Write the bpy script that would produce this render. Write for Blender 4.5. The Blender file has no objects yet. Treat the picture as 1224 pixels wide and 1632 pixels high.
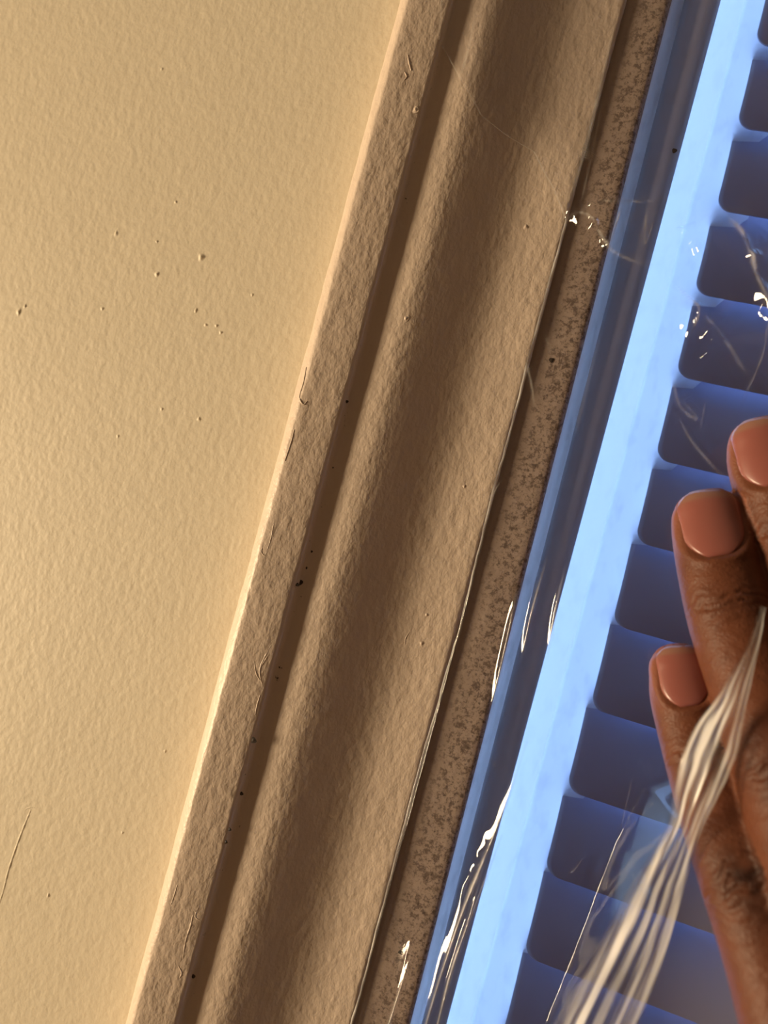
import bpy, math, random
import numpy as np
from mathutils import Matrix, Vector

random.seed(7); rng = np.random.default_rng(11)
MM = 0.001
SC = bpy.context.scene
COL = SC.collection

# ------------------------------------------------------------------ camera
FPX = 1180.0                                   # focal length in pixels of the 1224x1632 frame
YAW, ROLL = math.radians(12.3), math.radians(15.0)
CP = np.array([75.4, -205.0, 0.0])             # camera place in mm: x right, y into the wall, z up
FW = np.array([-math.sin(YAW), math.cos(YAW), 0.0])
R0 = np.array([math.cos(YAW), math.sin(YAW), 0.0]); U0 = np.array([0, 0, 1.0])
CX = R0 * math.cos(ROLL) + U0 * math.sin(ROLL)
CY = U0 * math.cos(ROLL) - R0 * math.sin(ROLL)
cam_d = bpy.data.cameras.new('camera'); cam = bpy.data.objects.new('camera', cam_d); COL.objects.link(cam)
m = Matrix.Identity(4)
for i in range(3):
    m[i][0] = CX[i]; m[i][1] = CY[i]; m[i][2] = -FW[i]; m[i][3] = CP[i] * MM
cam.matrix_world = m
cam_d.sensor_fit = 'VERTICAL'; cam_d.sensor_height = 36.0; cam_d.lens = FPX / 1632 * 36
cam_d.clip_start = 0.005; cam_d.clip_end = 50
cam_d.dof.use_dof = True; cam_d.dof.focus_distance = 0.199; cam_d.dof.aperture_fstop = 10.0
SC.camera = cam

# ------------------------------------------------------------------ sky, lamp, exposure
wd = bpy.data.worlds.new('sky'); SC.world = wd; wd.use_nodes = True
bg = wd.node_tree.nodes['Background']
bg.inputs[0].default_value = (0.335, 0.56, 1.0, 1); bg.inputs[1].default_value = 4.9
ALPHA = math.radians(21.0)                     # angle between the lamp's rays and the wall
ld = bpy.data.lights.new('warm_lamp', 'AREA'); ld.shape = 'RECTANGLE'; ld.size = 0.36; ld.size_y = 0.60
ld.energy = 44.0; ld.color = (1.0, 0.765, 0.48)
lamp = bpy.data.objects.new('warm_lamp', ld); COL.objects.link(lamp)
LD = 1.6
lamp.location = (0.03 - LD * math.cos(ALPHA), -LD * math.sin(ALPHA), -0.42)
lamp.rotation_euler = (Vector((0.03, 0, 0)) - lamp.location).to_track_quat('-Z', 'Y').to_euler()
vs = SC.view_settings
vs.view_transform = 'Standard'; vs.look = 'None'; vs.gamma = 1.0; vs.use_curve_mapping = False; vs.exposure = 0.0


def at(px, py, h):
    """pixel of the photograph -> point (x, z) in mm on the plane h mm in front of the wall"""
    d = FW + CX * (px - 612) / FPX - CY * (py - 816) / FPX
    t = (-h - CP[1]) / d[1]
    p = CP + d * t
    return p[0], p[2]


# ------------------------------------------------------------------ helpers
def mesh_obj(name, verts, faces, mat, parent=None, smooth=True, mm=True):
    me = bpy.data.meshes.new(name)
    v = np.asarray(verts, dtype=float)
    if mm: v = v * MM
    me.from_pydata(v.tolist(), [], [tuple(int(i) for i in f) for f in faces])
    me.update()
    if smooth:
        me.polygons.foreach_set('use_smooth', [True] * len(me.polygons))
    if mat: me.materials.append(mat)
    o = bpy.data.objects.new(name, me); COL.objects.link(o)
    if parent: o.parent = parent
    return o


def tag(o, label=None, cat=None, kind=None, group=None):
    if label: o['label'] = label
    if cat: o['category'] = cat
    if kind: o['kind'] = kind
    if group: o['group'] = group
    return o


def grid_faces(nr, nc, wrap=False):
    f = []
    for i in range(nr - 1):
        for j in range(nc if wrap else nc - 1):
            a = i * nc + j; b = i * nc + (j + 1) % nc
            f.append((a, b, b + nc, a + nc))
    return f


def box(name, a, b, mat, parent=None):
    (x0, y0, z0), (x1, y1, z1) = a, b
    v = [(x, y, z) for x in (x0, x1) for y in (y0, y1) for z in (z0, z1)]
    f = [(0, 1, 3, 2), (4, 6, 7, 5), (0, 4, 5, 1), (2, 3, 7, 6), (0, 2, 6, 4), (1, 5, 7, 3)]
    return mesh_obj(name, v, f, mat, parent, smooth=False)


def catmull(P, n):
    P = np.asarray(P, float)
    P = np.vstack([2 * P[0] - P[1], P, 2 * P[-1] - P[-2]])
    out = []
    for i in range(1, len(P) - 2):
        for k in range(n):
            t = k / n
            a, b, c, d = P[i - 1], P[i], P[i + 1], P[i + 2]
            out.append(0.5 * ((2 * b) + (c - a) * t + (2 * a - 5 * b + 4 * c - d) * t * t + (3 * b - a - 3 * c + d) * t ** 3))
    out.append(P[-2])
    return np.array(out)


# smooth value noise on numpy arrays
_perm = rng.random((64, 64))
def vnoise(x, y):
    xi = np.floor(x).astype(int); yi = np.floor(y).astype(int)
    fx = x - xi; fy = y - yi
    fx = fx * fx * (3 - 2 * fx); fy = fy * fy * (3 - 2 * fy)
    g = lambda a, b: _perm[a % 64, b % 64]
    return (g(xi, yi) * (1 - fx) + g(xi + 1, yi) * fx) * (1 - fy) + (g(xi, yi + 1) * (1 - fx) + g(xi + 1, yi + 1) * fx) * fy - 0.5


# ------------------------------------------------------------------ materials
def new_mat(name):
    mt = bpy.data.materials.new(name); mt.use_nodes = True
    nt = mt.node_tree
    return mt, nt, nt.nodes, nt.links, nt.nodes['Principled BSDF']


def N(nodes, kind, **kw):
    n = nodes.new(kind)
    for k, v in kw.items():
        if k.startswith('i_'):
            key = k[2:]
            n.inputs[int(key) if key.isdigit() else key].default_value = v
        else:
            setattr(n, k, v)
    return n


def coords(nodes, links, scale=(1, 1, 1), rot=(0, 0, 0)):
    tc = N(nodes, 'ShaderNodeTexCoord'); mp = N(nodes, 'ShaderNodeMapping')
    mp.inputs['Scale'].default_value = [1000 * s for s in scale]      # metres -> mm
    mp.inputs['Rotation'].default_value = rot
    links.new(tc.outputs['Object'], mp.inputs[0])
    return mp.outputs[0]


def paint(name, col, rough, layers, dist, mottle=0.04):
    """layers: list of (noise scale per mm, weight, stretch)"""
    mt, nt, nodes, links, p = new_mat(name)
    acc = None
    for sc, w, st in layers:
        c = coords(nodes, links, st)
        n = N(nodes, 'ShaderNodeTexNoise'); n.inputs['Scale'].default_value = sc; n.inputs['Detail'].default_value = 3
        links.new(c, n.inputs['Vector'])
        mul = N(nodes, 'ShaderNodeMath', operation='MULTIPLY'); mul.inputs[1].default_value = w
        links.new(n.outputs[0], mul.inputs[0])
        if acc is None: acc = mul.outputs[0]
        else:
            ad = N(nodes, 'ShaderNodeMath', operation='ADD'); links.new(acc, ad.inputs[0]); links.new(mul.outputs[0], ad.inputs[1]); acc = ad.outputs[0]
    b = N(nodes, 'ShaderNodeBump'); b.inputs['Strength'].default_value = 1.0; b.inputs['Distance'].default_value = dist * MM
    links.new(acc, b.inputs['Height']); links.new(b.outputs[0], p.inputs['Normal'])
    c = coords(nodes, links); n = N(nodes, 'ShaderNodeTexNoise'); n.inputs['Scale'].default_value = 0.05
    links.new(c, n.inputs['Vector'])
    r = N(nodes, 'ShaderNodeMix', data_type='RGBA'); r.inputs[6].default_value = (*[x * (1 - mottle) for x in col], 1); r.inputs[7].default_value = (*[min(1, x * (1 + mottle)) for x in col], 1)
    links.new(n.outputs[0], r.inputs[0]); links.new(r.outputs[2], p.inputs['Base Color'])
    p.inputs['Roughness'].default_value = rough
    return mt, nodes, links, p, r


M_wall, *_ = paint('wall_paint', (0.74, 0.67, 0.53), 0.55, [(0.5, 1.0, (1, 1, 0.75)), (0.2, 0.8, (1, 1, 0.9))], 0.19)
M_case, cn, cl, cp, cmix = paint('casing_paint', (0.64, 0.53, 0.44), 0.42, [(0.50, 1.0, (1, 1, 0.6)), (1.1, 0.2, (1, 1, 1)), (0.14, 0.6, (1, 1, 0.5))], 0.34)
M_room, *_ = paint('room_paint', (0.33, 0.30, 0.29), 0.7, [(0.3, 1.0, (1, 1, 1))], 0.3)
M_floor, *_ = paint('floor_boards', (0.28, 0.17, 0.09), 0.4, [(0.02, 1.0, (1, 8, 1))], 0.3)


def add_spots(nodes, links, p, src, scale, lo, hi, col, band=None, stretch=(1, 1, 1), amount=1.0):
    """dark mildew spots laid over the base colour; band = (x0, x1, soft) in mm limits them across the trim"""
    c = coords(nodes, links, stretch)
    n = N(nodes, 'ShaderNodeTexNoise'); n.inputs['Scale'].default_value = scale; n.inputs['Detail'].default_value = 4; n.inputs['Roughness'].default_value = 0.7
    links.new(c, n.inputs['Vector'])
    mr = N(nodes, 'ShaderNodeMapRange', interpolation_type='SMOOTHSTEP'); mr.inputs[1].default_value = lo; mr.inputs[2].default_value = hi
    links.new(n.outputs[0], mr.inputs[0]); fac = mr.outputs[0]
    if band:
        sx = N(nodes, 'ShaderNodeSeparateXYZ'); links.new(coords(nodes, links), sx.inputs[0])
        for (e0, e1) in ((band[0] - band[2], band[0] + band[2]), (band[1] + band[2], band[1] - band[2])):
            q = N(nodes, 'ShaderNodeMapRange', interpolation_type='SMOOTHSTEP'); q.inputs[1].default_value = min(e0, e1); q.inputs[2].default_value = max(e0, e1)
            if e0 > e1: q.inputs[3].default_value = 1; q.inputs[4].default_value = 0
            links.new(sx.outputs[0], q.inputs[0])
            mu = N(nodes, 'ShaderNodeMath', operation='MULTIPLY'); links.new(fac, mu.inputs[0]); links.new(q.outputs[0], mu.inputs[1]); fac = mu.outputs[0]
    am = N(nodes, 'ShaderNodeMath', operation='MULTIPLY'); am.inputs[1].default_value = amount; links.new(fac, am.inputs[0])
    mx = N(nodes, 'ShaderNodeMix', data_type='RGBA'); mx.inputs[7].default_value = (*col, 1)
    links.new(am.outputs[0], mx.inputs[0]); links.new(src, mx.inputs[6]); links.new(mx.outputs[2], p.inputs['Base Color'])
    return mx.outputs[2]


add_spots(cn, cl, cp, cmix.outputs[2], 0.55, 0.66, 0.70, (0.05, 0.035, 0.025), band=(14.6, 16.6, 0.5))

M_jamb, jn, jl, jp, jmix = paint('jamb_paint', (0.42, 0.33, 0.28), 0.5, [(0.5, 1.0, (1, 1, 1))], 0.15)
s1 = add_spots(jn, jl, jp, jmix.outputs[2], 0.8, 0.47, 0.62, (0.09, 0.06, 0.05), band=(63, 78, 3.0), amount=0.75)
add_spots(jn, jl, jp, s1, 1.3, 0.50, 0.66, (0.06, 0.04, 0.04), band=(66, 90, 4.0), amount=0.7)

# window vinyl: white plastic that lets daylight through, share set per part for the glow it needs
def vinyl(name, col, thin, smut=0.8, spots=None):
    mt = new_mat(name)[0]; nt = mt.node_tree; nodes, links = nt.nodes, nt.links; p = nodes['Principled BSDF']
    p.inputs['Base Color'].default_value = (*col, 1); p.inputs['Roughness'].default_value = 0.35
    tr = N(nodes, 'ShaderNodeBsdfTranslucent')
    mxs = N(nodes, 'ShaderNodeMixShader'); mxs.inputs[0].default_value = thin
    c = coords(nodes, links, (1, 1, 0.5)); n = N(nodes, 'ShaderNodeTexNoise'); n.inputs['Scale'].default_value = 0.3; n.inputs['Detail'].default_value = 4
    links.new(c, n.inputs['Vector'])
    r = N(nodes, 'ShaderNodeMapRange'); r.inputs[1].default_value = 0.5; r.inputs[2].default_value = 0.8; links.new(n.outputs[0], r.inputs[0])
    mc = N(nodes, 'ShaderNodeMix', data_type='RGBA'); mc.inputs[6].default_value = (0.95, 0.97, 1, 1); mc.inputs[7].default_value = (0.95 * smut, 0.97 * smut, smut, 1)
    links.new(r.outputs[0], mc.inputs[0]); links.new(mc.outputs[2], tr.inputs[0])
    out = nodes['Material Output']; links.new(p.outputs[0], mxs.inputs[1]); links.new(tr.outputs[0], mxs.inputs[2]); links.new(mxs.outputs[0], out.inputs[0])
    return mt
M_vinyl = vinyl('window_vinyl', (0.82, 0.86, 0.9), 0.52)
M_bead = vinyl('thin_bead_vinyl', (0.84, 0.88, 0.92), 0.66, 0.9)
M_flange = vinyl('glow_flange_vinyl', (0.7, 0.7, 0.72), 1.0)
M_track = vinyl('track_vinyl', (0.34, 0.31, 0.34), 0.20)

# blind slats
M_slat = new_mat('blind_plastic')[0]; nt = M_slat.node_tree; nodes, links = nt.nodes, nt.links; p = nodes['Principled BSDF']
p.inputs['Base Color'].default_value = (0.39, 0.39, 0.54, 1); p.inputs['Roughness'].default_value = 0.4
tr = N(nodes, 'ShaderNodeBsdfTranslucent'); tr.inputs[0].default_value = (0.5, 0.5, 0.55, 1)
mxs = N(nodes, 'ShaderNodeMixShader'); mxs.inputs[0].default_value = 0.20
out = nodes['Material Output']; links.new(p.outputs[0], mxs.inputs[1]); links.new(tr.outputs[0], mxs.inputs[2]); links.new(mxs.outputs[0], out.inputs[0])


def film_mat(name, base, rough, tint=(0.96, 0.96, 0.97), white=False):
    mt = bpy.data.materials.new(name); mt.use_nodes = True
    nt = mt.node_tree; nt.nodes.clear(); nodes, links = nt.nodes, nt.links
    t = N(nodes, 'ShaderNodeBsdfTransparent'); t.inputs[0].default_value = (*tint, 1)
    g = N(nodes, 'ShaderNodeBsdfGlossy'); g.inputs['Roughness'].default_value = rough
    lw = N(nodes, 'ShaderNodeLayerWeight'); lw.inputs[0].default_value = 0.5           # Schlick reflectance of a thin sheet, same from both sides
    pw_ = N(nodes, 'ShaderNodeMath', operation='POWER'); pw_.inputs[1].default_value = 5.0; links.new(lw.outputs['Facing'], pw_.inputs[0])
    a = N(nodes, 'ShaderNodeMath', operation='MULTIPLY_ADD'); a.inputs[1].default_value = 0.85; a.inputs[2].default_value = base + 0.05; a.use_clamp = True
    links.new(pw_.outputs[0], a.inputs[0])
    mx = N(nodes, 'ShaderNodeMixShader'); links.new(a.outputs[0], mx.inputs[0]); links.new(t.outputs[0], mx.inputs[1]); links.new(g.outputs[0], mx.inputs[2])
    o = N(nodes, 'ShaderNodeOutputMaterial'); res = mx.outputs[0]
    if white:                                   # crease whitening and painted cream reflections, weighted by milky
        d1 = N(nodes, 'ShaderNodeBsdfDiffuse'); d1.inputs[0].default_value = (0.90, 0.89, 0.87, 1)
        d2 = N(nodes, 'ShaderNodeBsdfTranslucent'); d2.inputs[0].default_value = (0.8, 0.8, 0.84, 1)
        dm = N(nodes, 'ShaderNodeMixShader'); dm.inputs[0].default_value = 0.15; links.new(d1.outputs[0], dm.inputs[1]); links.new(d2.outputs[0], dm.inputs[2])
        aw = N(nodes, 'ShaderNodeAttribute', attribute_name='milky_glare')
        m2 = N(nodes, 'ShaderNodeMixShader'); links.new(aw.outputs['Fac'], m2.inputs[0]); links.new(res, m2.inputs[1]); links.new(dm.outputs[0], m2.inputs[2]); res = m2.outputs[0]
    links.new(res, o.inputs[0])
    return mt


M_film = film_mat('clear_film', 0.0, 0.05, white=True)
M_fold = film_mat('gathered_film', 0.0, 0.22, (0.93, 0.93, 0.95), white=True)
M_glass = film_mat('window_glass', 0.0, 0.0, (0.97, 0.98, 0.99))

# skin
M_skin = new_mat('brown_skin')[0]; nt = M_skin.node_tree; nodes, links = nt.nodes, nt.links; p = nodes['Principled BSDF']
c = coords(nodes, links); n = N(nodes, 'ShaderNodeTexNoise'); n.inputs['Scale'].default_value = 0.25; n.inputs['Detail'].default_value = 5
links.new(c, n.inputs['Vector'])
mc = N(nodes, 'ShaderNodeMix', data_type='RGBA'); mc.inputs[6].default_value = (0.088, 0.027, 0.013, 1); mc.inputs[7].default_value = (0.155, 0.054, 0.027, 1)
links.new(n.outputs[0], mc.inputs[0])
at_n = N(nodes, 'ShaderNodeAttribute', attribute_name='pigment')
mc2 = N(nodes, 'ShaderNodeMix', data_type='RGBA'); mc2.inputs[7].default_value = (0.035, 0.014, 0.010, 1)
links.new(at_n.outputs['Fac'], mc2.inputs[0]); links.new(mc.outputs[2], mc2.inputs[6])
at_b = N(nodes, 'ShaderNodeAttribute', attribute_name='blush')
mc3 = N(nodes, 'ShaderNodeMix', data_type='RGBA'); mc3.inputs[7].default_value = (0.27, 0.10, 0.062, 1)
links.new(at_b.outputs['Fac'], mc3.inputs[0]); links.new(mc2.outputs[2], mc3.inputs[6]); links.new(mc3.outputs[2], p.inputs['Base Color'])
p.inputs['Roughness'].default_value = 0.5; p.inputs['Specular IOR Level'].default_value = 0.22
p.inputs['Subsurface Weight'].default_value = 0.12; p.inputs['Subsurface Radius'].default_value = (1.0, 0.35, 0.2); p.inputs['Subsurface Scale'].default_value = 0.0015
c = coords(nodes, links); v1 = N(nodes, 'ShaderNodeTexVoronoi', feature='DISTANCE_TO_EDGE'); v1.inputs['Scale'].default_value = 0.9
nz = N(nodes, 'ShaderNodeTexNoise'); nz.inputs['Scale'].default_value = 0.6; links.new(c, nz.inputs['Vector'])
vm = N(nodes, 'ShaderNodeVectorMath', operation='MULTIPLY_ADD'); vm.inputs[1].default_value = (1.6, 1.6, 1.6)
links.new(nz.outputs['Color'], vm.inputs[0]); links.new(c, vm.inputs[2]); links.new(vm.outputs[0], v1.inputs['Vector'])
mr = N(nodes, 'ShaderNodeMapRange'); mr.inputs[2].default_value = 0.35; links.new(v1.outputs['Distance'], mr.inputs[0])
b = N(nodes, 'ShaderNodeBump'); b.inputs['Strength'].default_value = 0.35; b.inputs['Distance'].default_value = 0.00016
links.new(mr.outputs[0], b.inputs['Height']); links.new(b.outputs[0], p.inputs['Normal'])

M_nail = new_mat('fingernail')[0]; nt = M_nail.node_tree; nodes, links = nt.nodes, nt.links; p = nodes['Principled BSDF']
a1 = N(nodes, 'ShaderNodeAttribute', attribute_name='free_edge')
mc = N(nodes, 'ShaderNodeMix', data_type='RGBA'); mc.inputs[6].default_value = (0.25, 0.085, 0.072, 1); mc.inputs[7].default_value = (0.25, 0.125, 0.09, 1)
links.new(a1.outputs['Fac'], mc.inputs[0]); links.new(mc.outputs[2], p.inputs['Base Color'])
p.inputs['Roughness'].default_value = 0.27; p.inputs['Subsurface Weight'].default_value = 0.1; p.inputs['Subsurface Scale'].default_value = 0.001

# ------------------------------------------------------------------ the room (closed, so that daylight enters only by the window)
RX0, RX1, RY0, RZ0, RZ1 = -1700.0, 2100.0, -3000.0, -1300.0, 1200.0
OX0, OX1, OZ0, OZ1 = 50.0, 860.0, -420.0, 420.0          # window opening
TH = 60.0
wv, wf = [], []
def add_box(a, b):
    k = len(wv); (x0, y0, z0), (x1, y1, z1) = a, b
    wv.extend([(x, y, z) for x in (x0, x1) for y in (y0, y1) for z in (z0, z1)])
    wf.extend([tuple(k + i for i in f) for f in [(0, 1, 3, 2), (4, 6, 7, 5), (0, 4, 5, 1), (2, 3, 7, 6), (0, 2, 6, 4), (1, 5, 7, 3)]])
add_box((RX0, 0, RZ0), (OX0, TH, RZ1)); add_box((OX1, 0, RZ0), (RX1, TH, RZ1))
add_box((OX0, 0, RZ0), (OX1, TH, OZ0)); add_box((OX0, 0, OZ1), (OX1, TH, RZ1))
wall = tag(mesh_obj('wall_window', wv, wf, M_wall, smooth=False), 'cream painted textured wall beside the window casing', kind='structure')
tag(box('wall_left', (RX0 - 100, RY0, RZ0), (RX0, TH, RZ1), M_room), 'cream wall to the left of the room', kind='structure')
tag(box('wall_right', (RX1, RY0, RZ0), (RX1 + 100, TH, RZ1), M_room), 'cream wall to the right of the room', kind='structure')
tag(box('wall_back', (RX0 - 100, RY0 - 100, RZ0), (RX1 + 100, RY0, RZ1), M_room), 'cream wall behind the viewer', kind='structure')
tag(box('floor', (RX0 - 100, RY0 - 100, RZ0 - 100), (RX1 + 100, TH, RZ0), M_floor), 'brown boarded floor of the room', kind='structure')
tag(box('ceiling', (RX0 - 100, RY0 - 100, RZ1), (RX1 + 100, TH, RZ1 + 100), M_room), 'cream ceiling of the room', kind='structure')

# little paint bumps and a scratch on the wall
def blob(name, px, py, h, rx, rz, rh, mat, parent, rot=0.0):
    x, z = at(px, py, h); nu, nv = 12, 5
    vs_, fs = [], []
    nv = 8
    for i in range(nv):
        a = i / (nv - 1) * math.pi / 2
        for j in range(nu):
            t = 2 * math.pi * j / nu
            k = 1.7 * (1 - i / (nv - 1)) * (1 + 0.15 * math.sin(3 * t + px))
            ux, uz = rx * k * math.cos(t), rz * k * math.sin(t)
            vs_.append((x + ux * math.cos(rot) - uz * math.sin(rot), -h + 0.05 - 0.8 * rh * math.exp(-(1.9 * (1 - i / (nv - 1))) ** 2), z + ux * math.sin(rot) + uz * math.cos(rot)))
    fs = grid_faces(nv, nu, wrap=True)
    return mesh_obj(name, vs_, fs, mat, parent)


for (px, py, rx, rz, rh) in [(321, 410, 0.9, 1.0, 0.7), (250, 437, 0.7, 0.8, 0.5), (30, 497, 0.7, 1.2, 0.5), (40, 488, 0.4, 0.7, 0.4), (312, 495, 0.35, 0.8, 0.4),
                             (328, 518, 0.6, 0.5, 0.4), (345, 519, 0.5, 0.5, 0.4), (352, 530, 0.5, 0.5, 0.4), (317, 668, 0.6, 0.6, 0.4), (258, 652, 0.5, 0.5, 0.35),
                             (163, 492, 0.6, 0.6, 0.35), (185, 372, 0.6, 1.0, 0.35), (280, 322, 0.5, 0.5, 0.35), (195, 1327, 0.4, 0.5, 0.3), (77, 1427, 0.4, 0.7, 0.4),
                             (263, 1197, 0.4, 0.6, 0.3), (188, 695, 0.5, 0.6, 0.3), (402, 470, 0.5, 0.6, 0.3), (258, 110, 0.5, 0.6, 0.3), (250, 385, 0.4, 0.4, 0.35)]:
    blob('paint_bump', px, py, 0, rx, rz, rh, M_wall, wall)


def ridge(name, pts, h, rad, mat, parent, hfun=None):
    P = catmull([(*at(px, py, h),) for px, py in pts], 6)
    vs_ = []; nsec = 8
    for i, (x, z) in enumerate(P):
        d = P[min(i + 1, len(P) - 1)] - P[max(i - 1, 0)]; d = d / (np.linalg.norm(d) + 1e-9)
        hh = hfun(x) if hfun else h
        rr = rad * (0.35 + 0.65 * math.sin(math.pi * (i + 0.6) / (len(P) + 0.2))) * (1 + 0.25 * math.sin(i * 2.3))
        for j in range(nsec):
            a = 2 * math.pi * j / nsec
            o = rr * math.cos(a)
            vs_.append((x + d[1] * o, -(hh - 0.35 * rr + rr * 0.8 * math.sin(a)), z - d[0] * o))
    return mesh_obj(name, vs_, grid_faces(len(P), nsec, wrap=True), mat, parent)


ridge('paint_scratch', [(49, 1290), (45, 1300), (30, 1338), (14, 1385), (5, 1420), (-8, 1460)], 0, 0.38, M_wall, wall)
ridge('paint_scratch', [(40, 1290), (47, 1287), (55, 1287)], 0, 0.25, M_wall, wall)

# ------------------------------------------------------------------ window casing (left trim)
PROF = [(0.0, 0.0), (-0.1, 10.6), (0.0, 11.5), (0.5, 12.05), (1.3, 12.7), (2.1, 13.3), (2.8, 13.75), (3.3, 13.85), (5, 13.65), (8, 13.25), (11, 12.85), (13.6, 12.5), (14.4, 12.25), (14.75, 11.7),
        (14.95, 10.7), (15.2, 9.9), (15.8, 9.65), (17.5, 9.7), (20, 9.97), (22, 10.12), (24, 10.1), (26, 9.8), (28, 9.2), (30, 8.4), (32, 7.52), (34, 6.62), (36, 5.72), (38, 4.86),
        (40, 4.08), (42, 3.45), (44, 3.0), (46, 2.74), (48, 2.64), (50, 2.6), (52, 2.58), (54, 2.55), (56, 2.52), (57.5, 2.49), (58.3, 2.45), (58.9, 2.3), (59.3, 2.0), (59.4, 1.5), (59.4, -8.0)]
PU = np.array([q[0] for q in PROF[2:-2]]); PH = np.array([q[1] for q in PROF[2:-2]])
def casing_h(x): return float(np.interp(x, PU, PH))

zs = np.arange(-460, 461, 1.5)
pr = np.array(PROF); V = []
for z in zs:
    zz = np.full(len(pr), z)
    jx = 0.35 * vnoise(np.arange(len(pr)) * 0.0 + 3.1, zz * 0.02) + 0.22 * vnoise(pr[:, 0] * 0.3, zz * 0.12) + 0.16 * vnoise(pr[:, 0] * 0.5 + 9, zz * 0.45)
    jh = 0.20 * vnoise(pr[:, 0] * 0.12 + 5, zz * 0.05) + 0.10 * vnoise(pr[:, 0] * 0.5 + 2, zz * 0.3)
    for k in range(len(pr)):
        if k == 0: V.append((pr[k, 0], 0.0, z))
        else: V.append((pr[k, 0] + jx[k], -(pr[k, 1] + jh[k]), z))
casing = mesh_obj('trim_1', V, grid_faces(len(zs), len(pr)), M_case)
tag(casing, 'tan painted moulded window casing with raised outer band', kind='structure')
# raised paint flaws on the outer band
for pts, rad in [([(488, 585), (484, 610), (478, 632), (484, 645), (490, 640)], 0.28), ([(470, 685), (465, 705), (455, 735)], 0.22), ([(437, 835), (432, 860), (424, 885)], 0.22),
                 ([(420, 868), (418, 880), (424, 887)], 0.25), ([(445, 1005), (430, 1030), (415, 1060), (412, 1075)], 0.30), ([(438, 1022), (424, 1048), (413, 1068), (416, 1092)], 0.28),
                 ([(404, 1050), (408, 1075), (417, 1090)], 0.22), ([(413, 1108), (408, 1125), (405, 1140)], 0.18), ([(308, 1450), (303, 1475), (295, 1500), (290, 1530)], 0.34),
                 ([(314, 1448), (310, 1462), (318, 1470)], 0.25), ([(285, 1560), (288, 1552), (283, 1540)], 0.3), ([(284, 1408), (279, 1425), (274, 1440)], 0.2), ([(650, 88), (652, 100), (655, 112)], 0.25),
                 ([(645, 115), (648, 122), (644, 128)], 0.2)]:
    ridge('paint_ridge', pts, 13.2, rad, M_case, casing, hfun=casing_h)
for pts, rad in [([(648, 1010), (642, 1020), (641, 1030)], 0.2), ([(640, 635), (645, 642), (650, 652)], 0.2)]:
    ridge('paint_ridge', pts, 7, rad, M_case, casing, hfun=casing_h)
for (px, py, rr) in [(647, 507, 0.5), (680, 980, 0.5), (672, 1025, 0.45), (740, 775, 0.5), (838, 362, 0.6), (795, 340, 0.35), (662, 175, 0.5), (500, 985, 0.0), (566, 1222, 0.3)]:
    if rr:
        x, _ = at(px, py, 8); blob('paint_bump', px, py, casing_h(x), rr, rr * 1.2, rr * 0.8, M_case, casing)
M_dirt = new_mat('black_dirt')[0]; M_dirt.node_tree.nodes['Principled BSDF'].inputs['Base Color'].default_value = (0.03, 0.02, 0.015, 1)
nzz = N(M_dirt.node_tree.nodes, 'ShaderNodeTexNoise'); M_dirt.node_tree.links.new(nzz.outputs[0], M_dirt.node_tree.nodes['Principled BSDF'].inputs['Roughness'])
for (px, py, rr) in [(465, 1012, 0.45), (497, 879, 0.35), (404, 1180, 0.5), (478, 928, 0.5), (474, 932, 0.3), (488, 905, 0.35), (385, 1265, 0.3), (366, 1322, 0.3), (308, 1556, 0.35), (360, 1342, 0.3), (482, 1358, 0.25), (530, 745, 0.25), (553, 640, 0.25)]:
    x, _ = at(px, py, 10); blob('dirt_speck', px, py, casing_h(x), rr, rr, 0.15, M_dirt, casing)

# ------------------------------------------------------------------ window jamb: speckled flat, daylit chamfer, sunken track
JP = [(58.8, -8), (58.8, 0.75), (62, 0.72), (66, 0.68), (70, 0.62), (71.6, 0.6), (72.4, 0.3), (72.8, -0.5), (73.0, -2), (73.0, -8.0), (58.8, -8)]
jz = np.arange(-425, 426, 3.0); V = []
for z in jz:
    for k, (u, h) in enumerate(JP):
        j = 0.25 * vnoise(np.array([u * 0.2]), np.array([z * 0.03]))[0]
        V.append((u + (j if 1 < k < 8 else 0) - (0.012 * z if 4 <= k <= 8 else 0), -h, z))
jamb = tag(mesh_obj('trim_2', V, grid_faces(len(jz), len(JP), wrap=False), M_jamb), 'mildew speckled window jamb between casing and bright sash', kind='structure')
for (px, py, rr) in [(879, 574, 0.4), (638, 1518, 0.35), (1075, 240, 0.4)]:
    blob('dirt_speck', px, py, 0.85 if px < 1000 else -3.4, rr, rr, 0.15, M_dirt, jamb)

# ------------------------------------------------------------------ window: vinyl sash stile, sash rails, glass
win = bpy.data.objects.new('window_1', None); COL.objects.link(win)
tag(win, 'white vinyl window sash glowing blue with daylight behind the blind', kind='structure')
# frame flange (glow put in for daylight on the chamfer), sunken track (thick), both part of the window frame
FP = [(72.6, -7), (72.7, -1.6), (73.2, -0.7), (74.2, -0.5), (75.0, -1.2), (75.7, -2.6), (76.0, -4.2), (76.0, -7)]
fz = np.arange(-420, 421, 10.0)
V = [(u - 0.010 * z, -h, z) for z in fz for (u, h) in FP]
mesh_obj('frame_flange', V, grid_faces(len(fz), len(FP), wrap=True), M_flange, win)
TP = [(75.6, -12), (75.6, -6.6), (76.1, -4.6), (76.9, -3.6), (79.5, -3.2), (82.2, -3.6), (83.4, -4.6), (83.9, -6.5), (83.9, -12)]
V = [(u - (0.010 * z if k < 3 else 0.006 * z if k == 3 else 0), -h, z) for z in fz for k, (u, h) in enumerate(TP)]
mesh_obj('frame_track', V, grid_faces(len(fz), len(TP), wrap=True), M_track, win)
SP = [(92.3, -44), (92.3, -35.2), (93.0, -34.6), (96, -34.4), (101, -34.6), (107, -35), (110, -37), (110, -44)]
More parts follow.
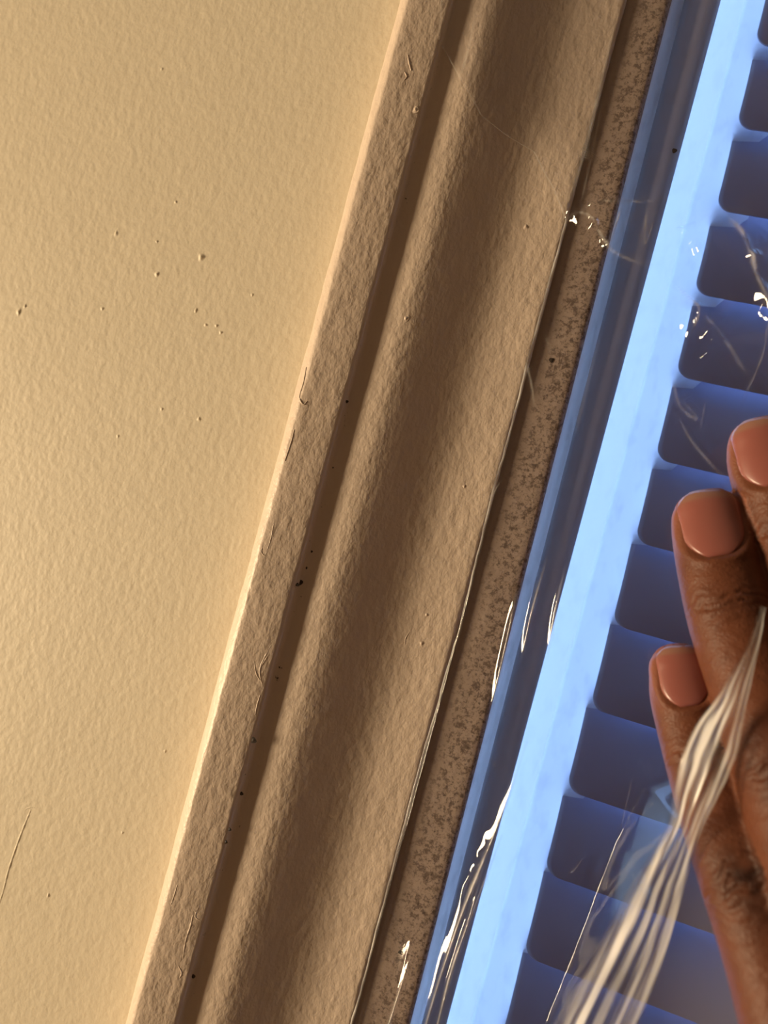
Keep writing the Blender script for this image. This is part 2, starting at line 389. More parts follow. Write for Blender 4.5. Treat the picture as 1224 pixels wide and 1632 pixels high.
BP = [(83.6, -44), (83.7, -36), (84.4, -33.8), (85.8, -32.6), (87.6, -32.0), (89.5, -32.2), (91.2, -33.0), (92.2, -34.4), (92.25, -44)]
sz = np.arange(-420, 421, 20.0)
V = [(u, -h, z) for z in sz for (u, h) in SP]
mesh_obj('sash_stile', V, grid_faces(len(sz), len(SP), wrap=True), M_vinyl, win)
V = [(u, -h, z) for z in sz for (u, h) in BP]
mesh_obj('glazing_bead', V, grid_faces(len(sz), len(BP), wrap=True), M_bead, win)
box('sash_rail', (110, 36, 395), (OX1, 44, 420), M_vinyl, win); box('sash_rail', (110, 36, -420), (OX1, 44, -395), M_vinyl, win)
box('sash_stile', (835, 36, -395), (OX1, 44, 395), M_vinyl, win)
box('glass_pane', (108, 39, -397), (837, 42, 397), M_glass, win)

# ------------------------------------------------------------------ blind
HB = -30.0
def slat_mesh():
    Hs, Ls, rad, th = 33.0, 715.0, 4.4, 0.5
    V, F = [], []
    zl = [0, 0.15, 0.5, 1.0, 1.6, 2.4, 3.3, 4.4, 7, 11, 15, 19, 23, 27, 29, 31, 32.2, 33.0]; nz_ = len(zl)
    prof = []
    for i in range(nz_):
        z = zl[i]; t = z / Hs
        # bottom towards the room, crown towards the room
        h = -9.0 * t + 2.6 * (1 - (2 * t - 1) ** 2)
        prof.append((z, h))
    def ends(z):
        d = min(z, Hs - z)
        return rad - math.sqrt(max(0, rad * rad - (rad - d) ** 2)) if d < rad else 0.0
    for side in (0, 1):
        for z, h in prof:
            e = ends(z)
            for x in (e, e + 1.5, Ls / 2, Ls - e - 1.5, Ls - e):
                V.append((x, -(h - side * th), z))
    nc = 5; n1 = nz_ * nc
    f = grid_faces(nz_, nc)
    F = [tuple(q) for q in f] + [tuple(i + n1 for i in reversed(q)) for q in f]
    rim = [j for j in range(nc)] + [i * nc + nc - 1 for i in range(1, nz_)] + [(nz_ - 1) * nc + j for j in range(nc - 2, -1, -1)] + [i * nc for i in range(nz_ - 2, 0, -1)]
    for a, b_ in zip(rim, rim[1:] + rim[:1]): F.append((b_, a, a + n1, b_ + n1))
    return V, F


blind = bpy.data.objects.new('window_blind', None); COL.objects.link(blind)
tag(blind, 'closed white slatted window blind backlit blue behind the clear film', 'blind')
zb0 = at(1190, 68, HB)[1]; sp = (at(1190, 68, HB)[1] - at(838, 1526, HB)[1]) / 11
V, F = slat_mesh()
first = mesh_obj('slat', V, F, M_slat, blind)
kk = 0
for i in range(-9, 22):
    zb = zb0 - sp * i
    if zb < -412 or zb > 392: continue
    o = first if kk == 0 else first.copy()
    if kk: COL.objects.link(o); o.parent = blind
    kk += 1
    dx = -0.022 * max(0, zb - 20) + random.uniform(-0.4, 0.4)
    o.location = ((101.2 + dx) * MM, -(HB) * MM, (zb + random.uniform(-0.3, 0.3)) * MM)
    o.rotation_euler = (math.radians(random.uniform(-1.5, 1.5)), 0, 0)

# ------------------------------------------------------------------ left hand behind the film
def P3(px, py, h):
    x, z = at(px, py, h); return np.array([x, -h, z])

FING = {  # px, py, height of the axis in front of the wall, half width
    'little': [(1085, 1068, 21, 6.9), (1092, 1112, 23, 7.7), (1116, 1200, 28, 7.9), (1152, 1310, 36, 8.4), (1197, 1418, 44, 9.2), (1233, 1530, 50, 9.0), (1275, 1660, 56, 9.6), (1345, 1860, 62, 11.5)],
    'ring': [(1129, 826, 19, 7.9), (1138, 872, 21, 8.9), (1166, 985, 27, 9.3), (1208, 1110, 34, 9.3), (1256, 1240, 42, 9.8), (1300, 1370, 49, 10.6), (1350, 1520, 55, 10.4), (1440, 1760, 62, 12.5)],
    'middle': [(1218, 710, 17, 7.9), (1230, 758, 18.5, 8.9), (1272, 870, 24, 9.1), (1322, 1010, 32, 9.5), (1368, 1180, 43, 10.6), (1425, 1340, 52, 10.6), (1540, 1640, 62, 13.0)],
    'index': [(1345, 740, 17, 7.6), (1358, 790, 19, 8.8), (1396, 890, 25, 9.2), (1444, 1010, 33, 9.5), (1500, 1150, 43, 10.4), (1555, 1290, 52, 10.4), (1650, 1560, 62, 12.8)],
}
hv, hf = [], []
SPL = {}
camv = CP / np.linalg.norm(CP)
def add_tube(cent, rw, rt, side, dors, nseg=28, cap0=True, cap1=True):
    base = len(hv)
    n = len(cent)
    for i in range(n):
        for j in range(nseg):
            a = 2 * math.pi * j / nseg
            hv.append(cent[i] + side[i] * rw[i] * math.cos(a) + dors[i] * rt[i] * math.sin(a))
    for q in grid_faces(n, nseg, wrap=True): hf.append(tuple(base + i for i in q))
    if cap0: hf.append(tuple(base + j for j in range(nseg))[::-1])
    if cap1: hf.append(tuple(base + (n - 1) * nseg + j for j in range(nseg)))


for nm, jo in FING.items():
    pts = np.array([[*P3(a, b_, c_), r_] for a, b_, c_, r_ in jo])
    S = catmull(pts, 12)
    C, Rr = S[:, :3], S[:, 3]
    # tip cap: rounded end before the first joint
    T0 = C[0] - C[2]; T0 /= np.linalg.norm(T0)
    cap_c, cap_r = [], []
    L = Rr[0] * 0.92
    for k in range(9, 0, -1):
        a = k / 9 * math.pi / 2 * 0.985
        cap_c.append(C[0] + T0 * L * math.sin(a)); cap_r.append(Rr[0] * math.cos(a) ** 0.8)
    C = np.vstack([cap_c, C]); Rr = np.concatenate([cap_r, Rr])
    T = np.gradient(C, axis=0); T /= np.linalg.norm(T, axis=1)[:, None]
    view = (CP - C); view /= np.linalg.norm(view, axis=1)[:, None]
    # dorsal side looks towards the room, a little to the left of the viewer
    view = view + np.array([0.10, 0, 0])
    D = view - (view * T).sum(1)[:, None] * T; D /= np.linalg.norm(D, axis=1)[:, None]
    Sd = np.cross(D, T)
    arc = np.concatenate([[0], np.cumsum(np.linalg.norm(np.diff(C, axis=0), axis=1))])
    rt = Rr * np.interp(arc, [0, 14, 30, 60, 110], [0.80, 0.84, 0.92, 0.97, 1.0])
    add_tube(C, Rr, rt, Sd, D)
    SPL[nm] = dict(C=C, R=Rr, rt=rt, T=T, D=D, S=Sd, arc=arc, tip=9)

# palm: a loft through the knuckle row to the wrist and forearm
mc = [SPL[k]['C'][-1] for k in ('little', 'ring', 'middle', 'index')]
mid = np.mean(mc, axis=0)
across = mc[3] - mc[0]; across /= np.linalg.norm(across)
fdir = np.mean([SPL[k]['T'][-1] for k in SPL], axis=0); fdir /= np.linalg.norm(fdir)
fdir = fdir - (fdir @ across) * across; fdir /= np.linalg.norm(fdir)
pn = np.cross(across, fdir); pn /= np.linalg.norm(pn)
if pn @ (CP - mid) < 0: pn = -pn
wid = np.linalg.norm(mc[3] - mc[0]) / 2
pc, pw, pt = [], [], []
for s, w_, t_ in [(-6, 0.72, 7), (-2, 1.0, 9.5), (6, 1.16, 11.5), (20, 1.22, 13), (45, 1.18, 14.5), (70, 1.02, 15.5), (88, 0.84, 16), (100, 0.76, 17), (130, 0.80, 20), (180, 0.92, 26), (230, 1.02, 31)]:
    pc.append(mid + fdir * s); pw.append(wid * w_); pt.append(t_)
S = catmull(np.hstack([np.array(pc), np.array(pw)[:, None], np.array(pt)[:, None]]), 5)
nS = len(S)
add_tube(S[:, :3], S[:, 3], S[:, 4], np.repeat([across], nS, 0), np.repeat([pn], nS, 0), nseg=40)
# metacarpals run from each knuckle into the wrist
wr_c = mid + fdir * 96
for nm, off in (('little', -0.62), ('ring', -0.22), ('middle', 0.2), ('index', 0.6)):
    e = SPL[nm]; a0 = e['C'][-1] - e['T'][-1] * 6; b0 = wr_c + across * wid * off * 0.55
    q = np.array([[*a0, e['R'][-1]], [*(a0 * 0.75 + b0 * 0.25 - pn * 1.5), 13.2], [*(a0 * 0.45 + b0 * 0.55 - pn * 2.0), 13.0], [*b0, 9.0]])
    S2 = catmull(q, 6); C2 = S2[:, :3]; T2 = np.gradient(C2, axis=0); T2 /= np.linalg.norm(T2, axis=1)[:, None]
    D2 = np.repeat([pn], len(C2), 0); D2 = D2 - (D2 * T2).sum(1)[:, None] * T2; D2 /= np.linalg.norm(D2, axis=1)[:, None]
    add_tube(C2, S2[:, 3], S2[:, 3] * 0.98, np.cross(D2, T2), D2)
# thumb on the index side, leaving the palm near its base
tb = mid + fdir * 70 + across * wid * 0.5 - pn * 5
tp = np.array([[*(tb), 16.0], [*(tb + across * 18 - fdir * 18 - pn * 6), 14.5], [*(tb + across * 34 - fdir * 44 - pn * 10), 11.5], [*(tb + across * 42 - fdir * 70 - pn * 13), 10.5], [*(tb + across * 43 - fdir * 88 - pn * 15), 9.0], [*(tb + across * 43 - fdir * 97 - pn * 16), 4.5]])
S = catmull(tp, 6); C = S[:, :3]; T = np.gradient(C, axis=0); T /= np.linalg.norm(T, axis=1)[:, None]
D = np.repeat([pn * 0.6 + across * 0.6], len(C), 0); D = D - (D * T).sum(1)[:, None] * T; D /= np.linalg.norm(D, axis=1)[:, None]
add_tube(C, S[:, 3], S[:, 3] * 0.9, np.cross(D, T), D, nseg=24)

tmp = mesh_obj('hand_cage', hv, hf, None)
rm = tmp.modifiers.new('r', 'REMESH'); rm.mode = 'VOXEL'; rm.voxel_size = 0.00055; rm.use_smooth_shade = True
sm = tmp.modifiers.new('s', 'SMOOTH'); sm.factor = 0.5; sm.iterations = 9
dg = bpy.context.evaluated_depsgraph_get(); dg.update()
hme = bpy.data.meshes.new_from_object(tmp.evaluated_get(dg))
bpy.data.objects.remove(tmp)
nv_ = len(hme.vertices)
co = np.empty(nv_ * 3); hme.vertices.foreach_get('co', co); co = co.reshape(-1, 3) / MM
no = np.empty(nv_ * 3); hme.vertex_normals.foreach_get('vector', no); no = no.reshape(-1, 3)
pig = np.zeros(nv_); blu = np.zeros(nv_); disp = np.zeros(nv_)
NAIL = {'little': (11.0, 13.4, 2.4), 'ring': (13.6, 16.6, 2.6), 'middle': (14.0, 17.0, 2.6), 'index': (13.2, 16.0, 2.6)}   # width, length, start from the tip
JOINT = {'little': ((26, 0.16), (53, 1.0)), 'ring': ((30, 0.35), (66, 0.8)), 'middle': ((30, 0.3), (68, 0.8)), 'index': ((28, 0.3), (62, 0.8))}
for nm, s in SPL.items():
    C = s['C']
    d2 = ((co[:, None, :] - C[None, ::4, :]) ** 2).sum(2)
    near = np.sqrt(d2.min(1)) < 17
    idx = np.where(near)[0]
    dd = ((co[idx][:, None, :] - C[None, :, :]) ** 2).sum(2)
    k = dd.argmin(1); q = co[idx] - C[k]
    along = s['arc'][k] + (q * s['T'][k]).sum(1)
    sd = (q * s['S'][k]).sum(1); dr = (q * s['D'][k]).sum(1)
    own = np.sqrt(dd.min(1)) < s['R'][k] * 1.12 + 0.6
    rr = np.maximum(s['R'][k], 3)
    dors = np.clip(dr / rr * 1.6 + 0.25, 0, 1) * own            # how much it is the back of the finger
    ang = np.arctan2(sd, dr)
    # ---- nail bed
    nw, nl, n0 = NAIL[nm]
    a_ = (along - n0) / nl                                       # 0 free edge .. 1 root
    b_ = sd / (nw / 2 * (1.0 - 0.10 * np.clip(a_, 0, 1)))
    rim = np.maximum(np.abs(b_) ** 2.6 + np.clip((a_ - 0.5) / 0.5, 0, 2) ** 3.0, 0)
    inside = (1 - 1 / (1 + np.exp(-(rim - 1.0) * 9))) * (dr > 0) * own * (a_ > -0.25)
    disp[idx] -= 0.75 * inside
    ringm = np.exp(-((rim - 1.55) / 0.45) ** 2) * (dr > 0) * own * np.clip((a_ - 0.0) / 0.3, 0, 1)
    disp[idx] += 0.38 * ringm
    blu[idx] = np.maximum(blu[idx], np.clip(1 - (along - 3) / 15, 0, 1) * own * 0.85)
    # ---- creases over the two joints
    wv_ = 1.5 * vnoise(sd * 0.35 + 3, along * 0.15) + 0.5 * vnoise(sd * 0.9, along * 0.3 + 7)
    for (jc, dark) in JOINT[nm]:
        wsp = 4.2 if dark < 0.5 else 6.5
        env = np.exp(-((along - jc) / wsp) ** 2)
        env2 = np.exp(-((along - jc) / (wsp * 1.9)) ** 2)
        ph = along + 1.6 * wv_ + 0.05 * sd ** 2 * np.sign(along - jc) * 0.5
        for off, amp in ((-5.0, 0.2), (-3.2, 0.3), (-1.2, 0.62), (0.9, 0.7), (2.9, 0.34), (5.2, 0.24)):
            g = np.exp(-((ph - jc - off) / 0.42) ** 2)
            disp[idx] -= amp * g * dors * env2
        disp[idx] += (0.05 * np.sin(ph * 3.1) + 0.10 * vnoise(along * 0.9, sd * 0.45 + jc)) * env2 * dors
        disp[idx] += 0.3 * env * dors
        pig[idx] = np.maximum(pig[idx], dark * np.exp(-((along - jc) / (wsp * 1.25)) ** 2 - (sd / (rr * 0.72)) ** 2) * dors * (0.75 + 0.9 * vnoise(along * 0.5, sd * 0.5)))
    # fine cross folds along the shaft
    disp[idx] += 0.05 * np.sin(along * 1.7 + 5.0 * wv_) * dors * np.clip((along - 20) / 8, 0, 1)
    s['nail'] = (nw, nl, n0)
co2 = (co + no * disp[:, None]) * MM
hme.vertices.foreach_set('co', co2.ravel()); hme.update()
for nm, arr in (('pigment', np.clip(pig, 0, 1)), ('blush', np.clip(blu, 0, 1))):
    at_ = hme.attributes.new(nm, 'FLOAT', 'POINT'); at_.data.foreach_set('value', arr.astype(np.float32))
hme.polygons.foreach_set('use_smooth', [True] * len(hme.polygons))
hme.materials.clear(); hme.materials.append(M_skin)
hand = bpy.data.objects.new('hand', hme); COL.objects.link(hand)
tag(hand, 'brown skinned left hand with fingertips pressed against the clear plastic film', 'hand')

for nm, s in SPL.items():
    nw, nl, n0 = s['nail']
    na, nb = 18, 17
    V, fe = [], []
    for i in range(na):
        a_ = i / (na - 1)
        al = n0 - 1.1 + (nl + 0.9) * a_
        k = int(np.clip(np.searchsorted(s['arc'], al), 1, len(s['arc']) - 1))
        f_ = (al - s['arc'][k - 1]) / (s['arc'][k] - s['arc'][k - 1] + 1e-9)
        lerp = lambda A: A[k - 1] * (1 - f_) + A[k] * f_
        # outline: rounded root, gently rounded free edge
        wr = (1 - max(0, (a_ - 0.62) / 0.38) ** 2.4 * 0.62) if a_ > 0.62 else 1.0
        wt = math.sqrt(max(0.05, 1 - ((0.22 - a_) / 0.25) ** 2)) if a_ < 0.22 else 1.0
        hw = nw / 2 * (1.0 - 0.10 * a_) * wr * wt
        R_, t_ = max(float(lerp(s['R'])), nw * 0.44), float(lerp(s['rt']))
        t_ = max(t_, 0.80 * s['R'][s['tip']] * (0.72 + 0.28 * min(1, a_ / 0.35)))
        c_ = lerp(s['C']); S_ = lerp(s['S']); D_ = lerp(s['D'])
        for j in range(nb):
            b_ = (2 * j / (nb - 1) - 1) * hw
            lift = t_ * math.sqrt(max(0.02, 1 - (b_ / (R_ * 1.06)) ** 2)) - 0.18 + 0.22 * (1 - a_) - 0.12 * max(0.0, (a_ - 0.7) / 0.3) ** 2 - 0.1 * abs(b_ / hw) ** 4
            V.append(c_ + S_ * b_ + D_ * lift); fe.append(max(0.0, min(1.0, (0.16 + 0.05 * (b_ / hw) ** 2 - a_) / 0.06)))
    n1 = len(V)
    V = V + [v - 0.0 * v for v in V]
    for q in range(n1):
        i, j = divmod(q, nb)
        V[n1 + q] = V[q] - s['D'][min(len(s['D']) - 1, s['tip'])] * 0.45
    fs = grid_faces(na, nb)
    F = [tuple(q) for q in fs] + [tuple(i + n1 for i in reversed(q)) for q in fs]
    rim = [j for j in range(nb)] + [i * nb + nb - 1 for i in range(1, na)] + [(na - 1) * nb + j for j in range(nb - 2, -1, -1)] + [i * nb for i in range(na - 2, 0, -1)]
    for a, b_ in zip(rim, rim[1:] + rim[:1]): F.append((b_, a, a + n1, b_ + n1))
    o = mesh_obj('fingernail', V, F, M_nail, hand)
    at_ = o.data.attributes.new('free_edge', 'FLOAT', 'POINT'); at_.data.foreach_set('value', np.array(fe + fe, dtype=np.float32))
    o['label'] = 'smooth pink fingernail with a pale free edge'

# ------------------------------------------------------------------ clear plastic film
# membrane stretched from the casing over the fingers (mm grid), then wrinkled
gu = np.arange(8.0, 221.0, 1.0); gz = np.arange(-190.0, 190.5, 1.0)
GU, GZ = np.meshgrid(gu, gz)
zt = at(905, 330, 9)[1]
casing_top = np.where(GU < 59.3, np.interp(GU, PU, PH) + 0.25, np.where(GU < 73, 2.9, -20.0))
ceil_h = np.full(GU.shape, 500.0)                 # underside of the fingers
for nm, s in SPL.items():
    for c_, r_, t_ in zip(s['C'][::2], s['R'][::2], s['rt'][::2]):
        d2 = (GU - c_[0]) ** 2 + (GZ - c_[2]) ** 2
        ceil_h = np.minimum(ceil_h, np.where(d2 < (r_ + 1.5) ** 2, -c_[1] - np.sqrt(np.maximum(0, (t_ + 0.6) ** 2 - d2 * (t_ / r_) ** 2)), 500))
base_h = 5.0 + 0.12 * np.maximum(0, GU - 60)
Hm = np.maximum(casing_top, base_h)
pin = (GU < 16.0) | ((GU < 60.5) & (GZ < zt)) | (GU > 216)
pinv = np.where(GU < 59.3, np.interp(GU, PU, PH) + 0.25, np.where(GU > 200, base_h, 3.8))
for it in range(500):
    Hn = np.pad(Hm, 1, mode='edge')
    Hn = 0.25 * (Hn[:-2, 1:-1] + Hn[2:, 1:-1] + Hn[1:-1, :-2] + Hn[1:-1, 2:])
    Hn = Hn - 0.002 * (Hn - base_h) * (GU > 60)
    Hm = np.maximum(np.minimum(Hn, ceil_h), casing_top); Hm[pin] = pinv[pin]
def bil(A, u, z):
    x = np.clip((u - gu[0]) / 1.0, 0, len(gu) - 1.001); y = np.clip((z - gz[0]) / 1.0, 0, len(gz) - 1.001)
    i = x.astype(int); j = y.astype(int); fx = x - i; fy = y - j
    return (A[j, i] * (1 - fx) + A[j, i + 1] * fx) * (1 - fy) + (A[j + 1, i] * (1 - fx) + A[j + 1, i + 1] * fx) * fy

def ptsh(lst, h): return np.array([at(a, b_, h) for a, b_ in lst])
Lp = ptsh([(712, -60), (700, 70), (765, 180), (805, 206), (850, 228), (885, 290)], 10); Lp2 = ptsh([(900, 332), (893, 365), (850, 497), (837, 570), (818, 640), (780, 772), (757, 880), (745, 935), (700, 1100), (655, 1250), (600, 1460), (556, 1632), (530, 1730)], 9.3)
Lp2[:, 0] = np.maximum(Lp2[:, 0], 58.9)
Lall = np.vstack([Lp, Lp2]); o_ = np.argsort(Lall[:, 1]); Lz, Lu = Lall[o_, 1], Lall[o_, 0]
Rp = np.array([at(*q) for q in [(1560, 1060, 14), (1350, 1120, 16), (1220, 1200, 20), (1150, 1280, 30), (1112, 1340, 40), (1062, 1450, 42), (995, 1600, 39), (925, 1750, 37)]])
o_ = np.argsort(Rp[:, 1]); Rz, Ru = Rp[o_, 1], Rp[o_, 0]
nzf, nuf = 640, 420
zf = np.linspace(-165, 178, nzf)
WH = np.zeros((nzf, nuf))
L_ = np.interp(zf, Lz, Lu); R_ = np.minimum(205.0, np.interp(zf, Rz, Ru))
L_ = L_ + 0.5 * vnoise(zf * 0.08, zf * 0 + 2) * (zf < zt) + 0.25 * vnoise(zf * 0.4, zf * 0 + 5)
ss = np.linspace(0, 1, nuf)
UF = L_[:, None] + (R_ - L_)[:, None] * ss[None, :]; ZF = np.repeat(zf[:, None], nuf, 1)
HF = bil(Hm, UF, ZF)
# the free edge is drawn forward to the gathered fold in the lower part
zfold = at(1150, 1280, 30)[1]
hfold = np.interp(zf, [-170, at(950, 1640, 38)[1], at(1040, 1445, 43)[1], at(1092, 1320, 47)[1], zfold + 4], [36, 37, 42, 44, 12])
k_ = np.clip((UF - (R_[:, None] - 7)) / 7, 0, 1); k_ = k_ ** 1.5
HF = HF + (hfold[:, None] - HF) * k_ * np.clip((zfold + 4 - ZF) / 12, 0, 1)
mask = np.clip((UF - 60.0) / 4, 0, 1)
# long vertical ripples
W = 0.55 * vnoise(UF * 0.16 + 0.03 * ZF, ZF * 0.012) + 0.22 * vnoise(UF * 0.45 + 0.06 * ZF, ZF * 0.03 + 4)
HF += 0.12 * np.maximum(0, -78 - ZF) * np.clip((UF - 61) / 8, 0, 1)
HF += W * mask * (0.6 + 0.8 * np.clip(-ZF / 60, 0, 1.5))
# creases drawn along polylines: pixel points at film height, crest height, half width
CRE = [([(905, 350), (925, 343), (945, 352), (970, 395), (1005, 415), (1040, 425)], 0.9, 1.1), ([(915, 345), (955, 322), (1010, 322), (1060, 320)], 0.5, 0.8), ([(970, 395), (985, 350), (988, 335)], 0.9, 0.9),
       ([(1030, 330), (1028, 390), (1046, 340)], 0.5, 0.8), ([(1160, 345), (1185, 390), (1205, 440), (1222, 495)], 1.3, 1.8), ([(1072, 450), (1110, 495), (1098, 540)], 0.9, 1.0), ([(1110, 495), (1150, 540), (1190, 600)], 0.6, 1.5),
       ([(1070, 605), (1085, 650), (1110, 668), (1085, 635)], 0.9, 1.0), ([(1080, 660), (1100, 700), (1135, 742), (1165, 770)], 0.8, 0.8), ([(1224, 505), (1212, 570), (1178, 652)], 0.6, 0.7), ([(1125, 635), (1115, 690)], 0.4, 0.8),
       ([(838, 575), (848, 615), (852, 650)], 0.7, 1.0), ([(780, 800), (790, 780), (800, 765)], 0.4, 0.7), ([(868, 535), (880, 560)], 0.4, 0.8), ([(960, 520), (930, 640), (915, 700)], 0.25, 1.5),
       ([(825, 940), (808, 1020), (785, 1120)], 1.1, 1.0), ([(872, 890), (848, 975), (832, 1050)], 1.2, 1.0), ([(902, 900), (886, 970), (872, 1050)], 1.0, 0.9), ([(760, 20), (747, 85), (732, 130)], 0.9, 1.3), ([(780, 1210), (800, 1230)], 0.3, 0.5),
       ([(662, 1500), (640, 1570), (612, 1660), (595, 1720)], 1.3, 1.2), ([(840, 1180), (795, 1310), (745, 1430), (700, 1560), (660, 1700)], 1.6, 1.5), ([(800, 1330), (765, 1420), (720, 1540), (685, 1700)], 1.4, 1.1),
       ([(775, 1370), (738, 1490), (705, 1600), (680, 1700)], 1.0, 0.8), ([(1010, 1230), (985, 1340)], 0.3, 0.8), ([(930, 1365), (915, 1385), (905, 1390)], 0.6, 0.5), ([(952, 1500), (965, 1515)], 0.6, 0.5),
       ([(905, 330), (930, 250), (955, 150), (985, 20)], 0.9, 1.6), ([(925, 330), (945, 240), (965, 140)], 0.5, 0.8), ([(1165, 1180), (1120, 1290), (1060, 1420), (990, 1580)], 0.9, 1.6)]
def hfilm_at(px, py):
    h = 15.0
    for _ in range(6):
        u, z = at(px, py, h); h = float(bil(Hm, np.array([u]), np.array([z]))[0])
    return (*at(px, py, h), h)
for pts, amp, hw in CRE:
    Q = catmull(np.array([hfilm_at(*q)[:2] for q in pts]), 8)
    best = np.full(UF.shape, 1e9)
    lo = Q.min(0) - 6; hi = Q.max(0) + 6
    sel = (UF > lo[0]) & (UF < hi[0]) & (ZF > lo[1]) & (ZF < hi[1])
    if not sel.any(): continue
    u_, z_ = UF[sel], ZF[sel]; b0 = np.full(u_.shape, 1e9); tt = np.zeros(u_.shape)
    for i in range(len(Q) - 1):
        a, b_ = Q[i], Q[i + 1]; d = b_ - a; l2 = d @ d + 1e-9
        t = np.clip(((u_ - a[0]) * d[0] + (z_ - a[1]) * d[1]) / l2, 0, 1)
        dist = np.hypot(u_ - a[0] - t * d[0], z_ - a[1] - t * d[1])
        up = dist < b0; b0 = np.where(up, dist, b0); tt = np.where(up, (i + t) / (len(Q) - 1), tt)
    WH[sel] = np.maximum(WH[sel], 0.30 * amp * np.exp(-(b0 / (0.28 * hw)) ** 2) * np.sin(np.pi * np.clip(tt, 0.04, 0.96)))  # stress whitening, strengthened to paint in the reflections along creases
    HF[sel] += amp * np.maximum(0, 1 - b0 / (hw * 1.6)) ** 1.5 * (0.35 + 0.65 * np.sin(np.pi * np.clip(tt, 0.05, 0.95)))
# small crumples: faceted noise near a few points
def facet(u, z, s, seed, rad):
    a = np.zeros(u.shape); r_ = np.random.default_rng(seed)          # a heap of small folded cones
    for _ in range(7):
        p0 = r_.normal(0, rad * 0.6, 2); th = r_.uniform(0, np.pi); asp = r_.uniform(1.5, 3.5)
        x = (u - p0[0]) * np.cos(th) + (z - p0[1]) * np.sin(th); y = -(u - p0[0]) * np.sin(th) + (z - p0[1]) * np.cos(th)
        sl = r_.uniform(0.55, 0.85); top = r_.uniform(0.5, 1.0) * s * 0.42
        a = np.maximum(a, top - sl * np.hypot(x / asp, y))
    return a
for (px, py, rad, amp, s_, seed) in [(935, 350, 4.5, 3.2, 4, 1), (968, 385, 3.5, 3.0, 3.5, 11), (1035, 365, 4, 2.6, 3.5, 12), (1085, 395, 6, 2.6, 5, 2), (1178, 405, 7, 3.6, 7, 3), (1108, 505, 6, 3.2, 6, 4), (1135, 560, 6, 2.2, 6, 14), (1085, 645, 4, 2.8, 3.5, 5), (1200, 560, 8, 2.2, 7, 6), (760, 1390, 6, 1.2, 7, 7)]:
    u0, z0, _h = hfilm_at(px, py)
    HF += amp / 3.0 * facet(UF - u0, ZF - z0, s_, seed, rad)
HF = np.minimum(HF, np.where(ZF > zfold, bil(np.minimum(ceil_h, 60), UF, ZF) - 0.05, 60)); HF = np.maximum(HF, bil(casing_top, UF, ZF) + 0.05)
V = np.stack([UF, -HF, ZF], -1).reshape(-1, 3)
film = mesh_obj('plastic_film', V, grid_faces(nzf, nuf), M_film)
edge_d = (UF - L_[:, None])
WH = np.maximum(WH, 0.5 * np.exp(-(edge_d / 0.35) ** 2) * (0.5 + 0.8 * np.clip(vnoise(ZF * 0.15, ZF * 0) + 0.3, 0, 1)))
WH *= 0.6 + 0.8 * np.clip(vnoise(UF * 0.8, ZF * 0.3) + 0.5, 0, 1)
at_ = film.data.attributes.new('milky_glare', 'FLOAT', 'POINT'); at_.data.foreach_set('value', np.clip(WH, 0, 1).ravel().astype(np.float32))
tag(film, 'clear wrinkled plastic film stretched across the window from the casing to the hand', 'plastic film')

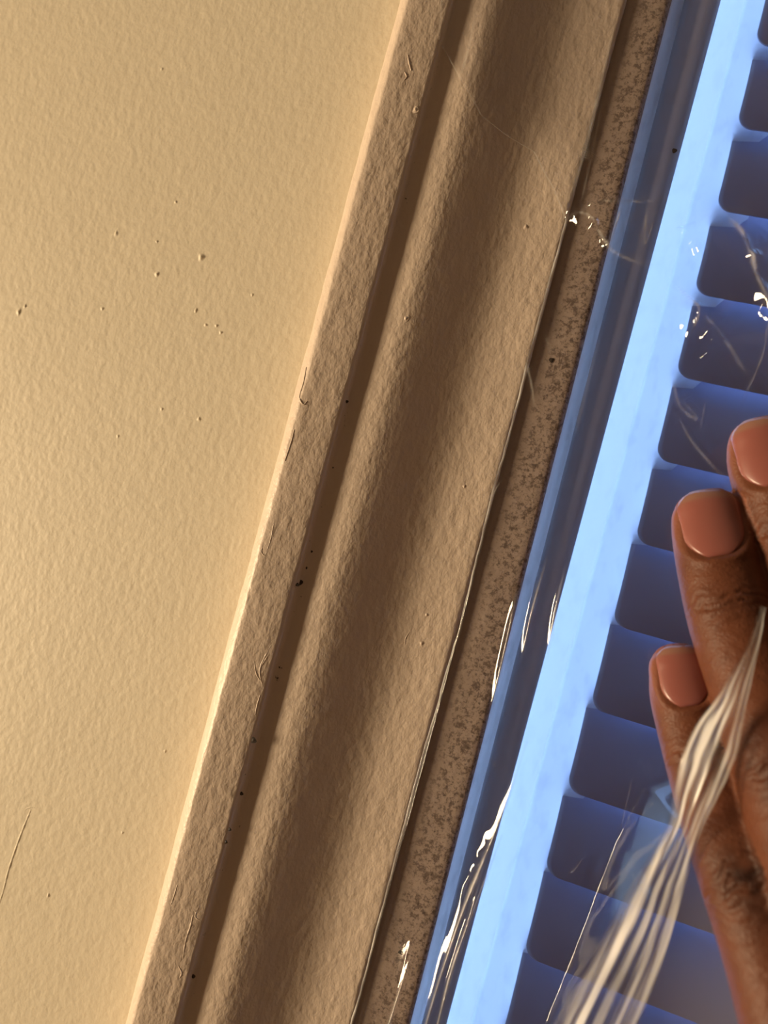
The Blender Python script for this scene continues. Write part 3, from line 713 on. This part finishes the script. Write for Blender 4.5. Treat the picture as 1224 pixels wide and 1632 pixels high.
# gathered free edge of the film, a rope of pleats from the ring finger down to the lower frame
path = [(1219, 968, 46, 0.6), (1206, 1020, 47, 1.0), (1172, 1110, 49, 2.6), (1140, 1185, 49, 4.4), (1114, 1255, 48, 4.2), (1092, 1320, 47, 3.2), (1066, 1385, 45, 4.0), (1040, 1445, 43, 5.0), (1000, 1540, 40, 6.2), (950, 1640, 38, 7.0), (905, 1740, 37, 7.6)]
Q = catmull(np.array([[*at(a, b_, h), h, w] for a, b_, h, w in path]), 10)
V = []; MW = []; nc = 61
tpar = np.linspace(-1, 1, nc)
def glare_stripes(t, s_):  # pale bands painted across the pleats in place of cream reflections
    j = 0.10 * float(vnoise(np.array([s_ * 14]), np.array([3.3]))[0]); t = t + j
    st = np.interp(t, [-1, -0.85, -0.42, -0.30, -0.24, -0.12, -0.06, 0.12, 0.20, 0.30, 0.36, 0.55, 0.62, 0.7, 0.95, 1.0], [0, 0.08, 0.72, 0.75, 0.05, 0.05, 0.34, 0.36, 0.03, 0.04, 0.36, 0.40, 0.05, 0.42, 0.45, 0.1])
    fl = np.interp(t, [-1, -0.9, -0.8, 0.1, 0.2, 0.55, 0.62, 0.85, 1.0], [0, 0.2, 0.72, 0.75, 0.06, 0.06, 0.45, 0.5, 0.1])
    k = min(1, max(0, 1.6 - abs(s_ - 0.31) / 0.08))
    top = np.interp(t, [-1, 0.3, 0.7, 1], [0.02, 0.1, 0.35, 0.2])
    w0 = min(1, max(0, (0.22 - s_) / 0.1))
    r = (st * (1 - k) + fl * k) * (1 - w0) + top * w0
    return r * (0.75 + 0.7 * vnoise(tpar * 6 + 11, tpar * 0 + s_ * 12))
for i, (u, z, h, w) in enumerate(Q):
    d = Q[min(i + 1, len(Q) - 1), :2] - Q[max(i - 1, 0), :2]; d /= np.linalg.norm(d)
    nrm = np.array([-d[1], d[0]])
    if nrm[0] < 0: nrm = -nrm
    s_ = i / len(Q)
    pl = 0.07 * w * np.abs(((tpar * 2.2 + 0.5 * math.sin(s_ * 5) + 0.3 * vnoise(tpar * 3, tpar * 0 + s_ * 9)) % 1) * 2 - 1) + 0.3 * vnoise(tpar * 5 + 3, tpar * 0 + s_ * 22)
    hh = h - 1.0 - 0.14 * (1 - tpar) * w + pl
    MW.extend(np.clip(1.5 * glare_stripes(tpar, s_), 0, 0.95).tolist())
    for t, q in zip(tpar, hh):
        e = w * t + 0.25 * float(vnoise(np.array([s_ * 30]), np.array([t * 2]))[0])
        V.append((u + nrm[0] * e, -q, z + nrm[1] * e))
o = mesh_obj('gathered_fold', V, grid_faces(len(Q), nc), M_fold, film)
at_ = o.data.attributes.new('milky_glare', 'FLOAT', 'POINT'); at_.data.foreach_set('value', np.array(MW, dtype=np.float32))
o['label'] = 'gathered pleated free edge of the film with painted pale glare bands'
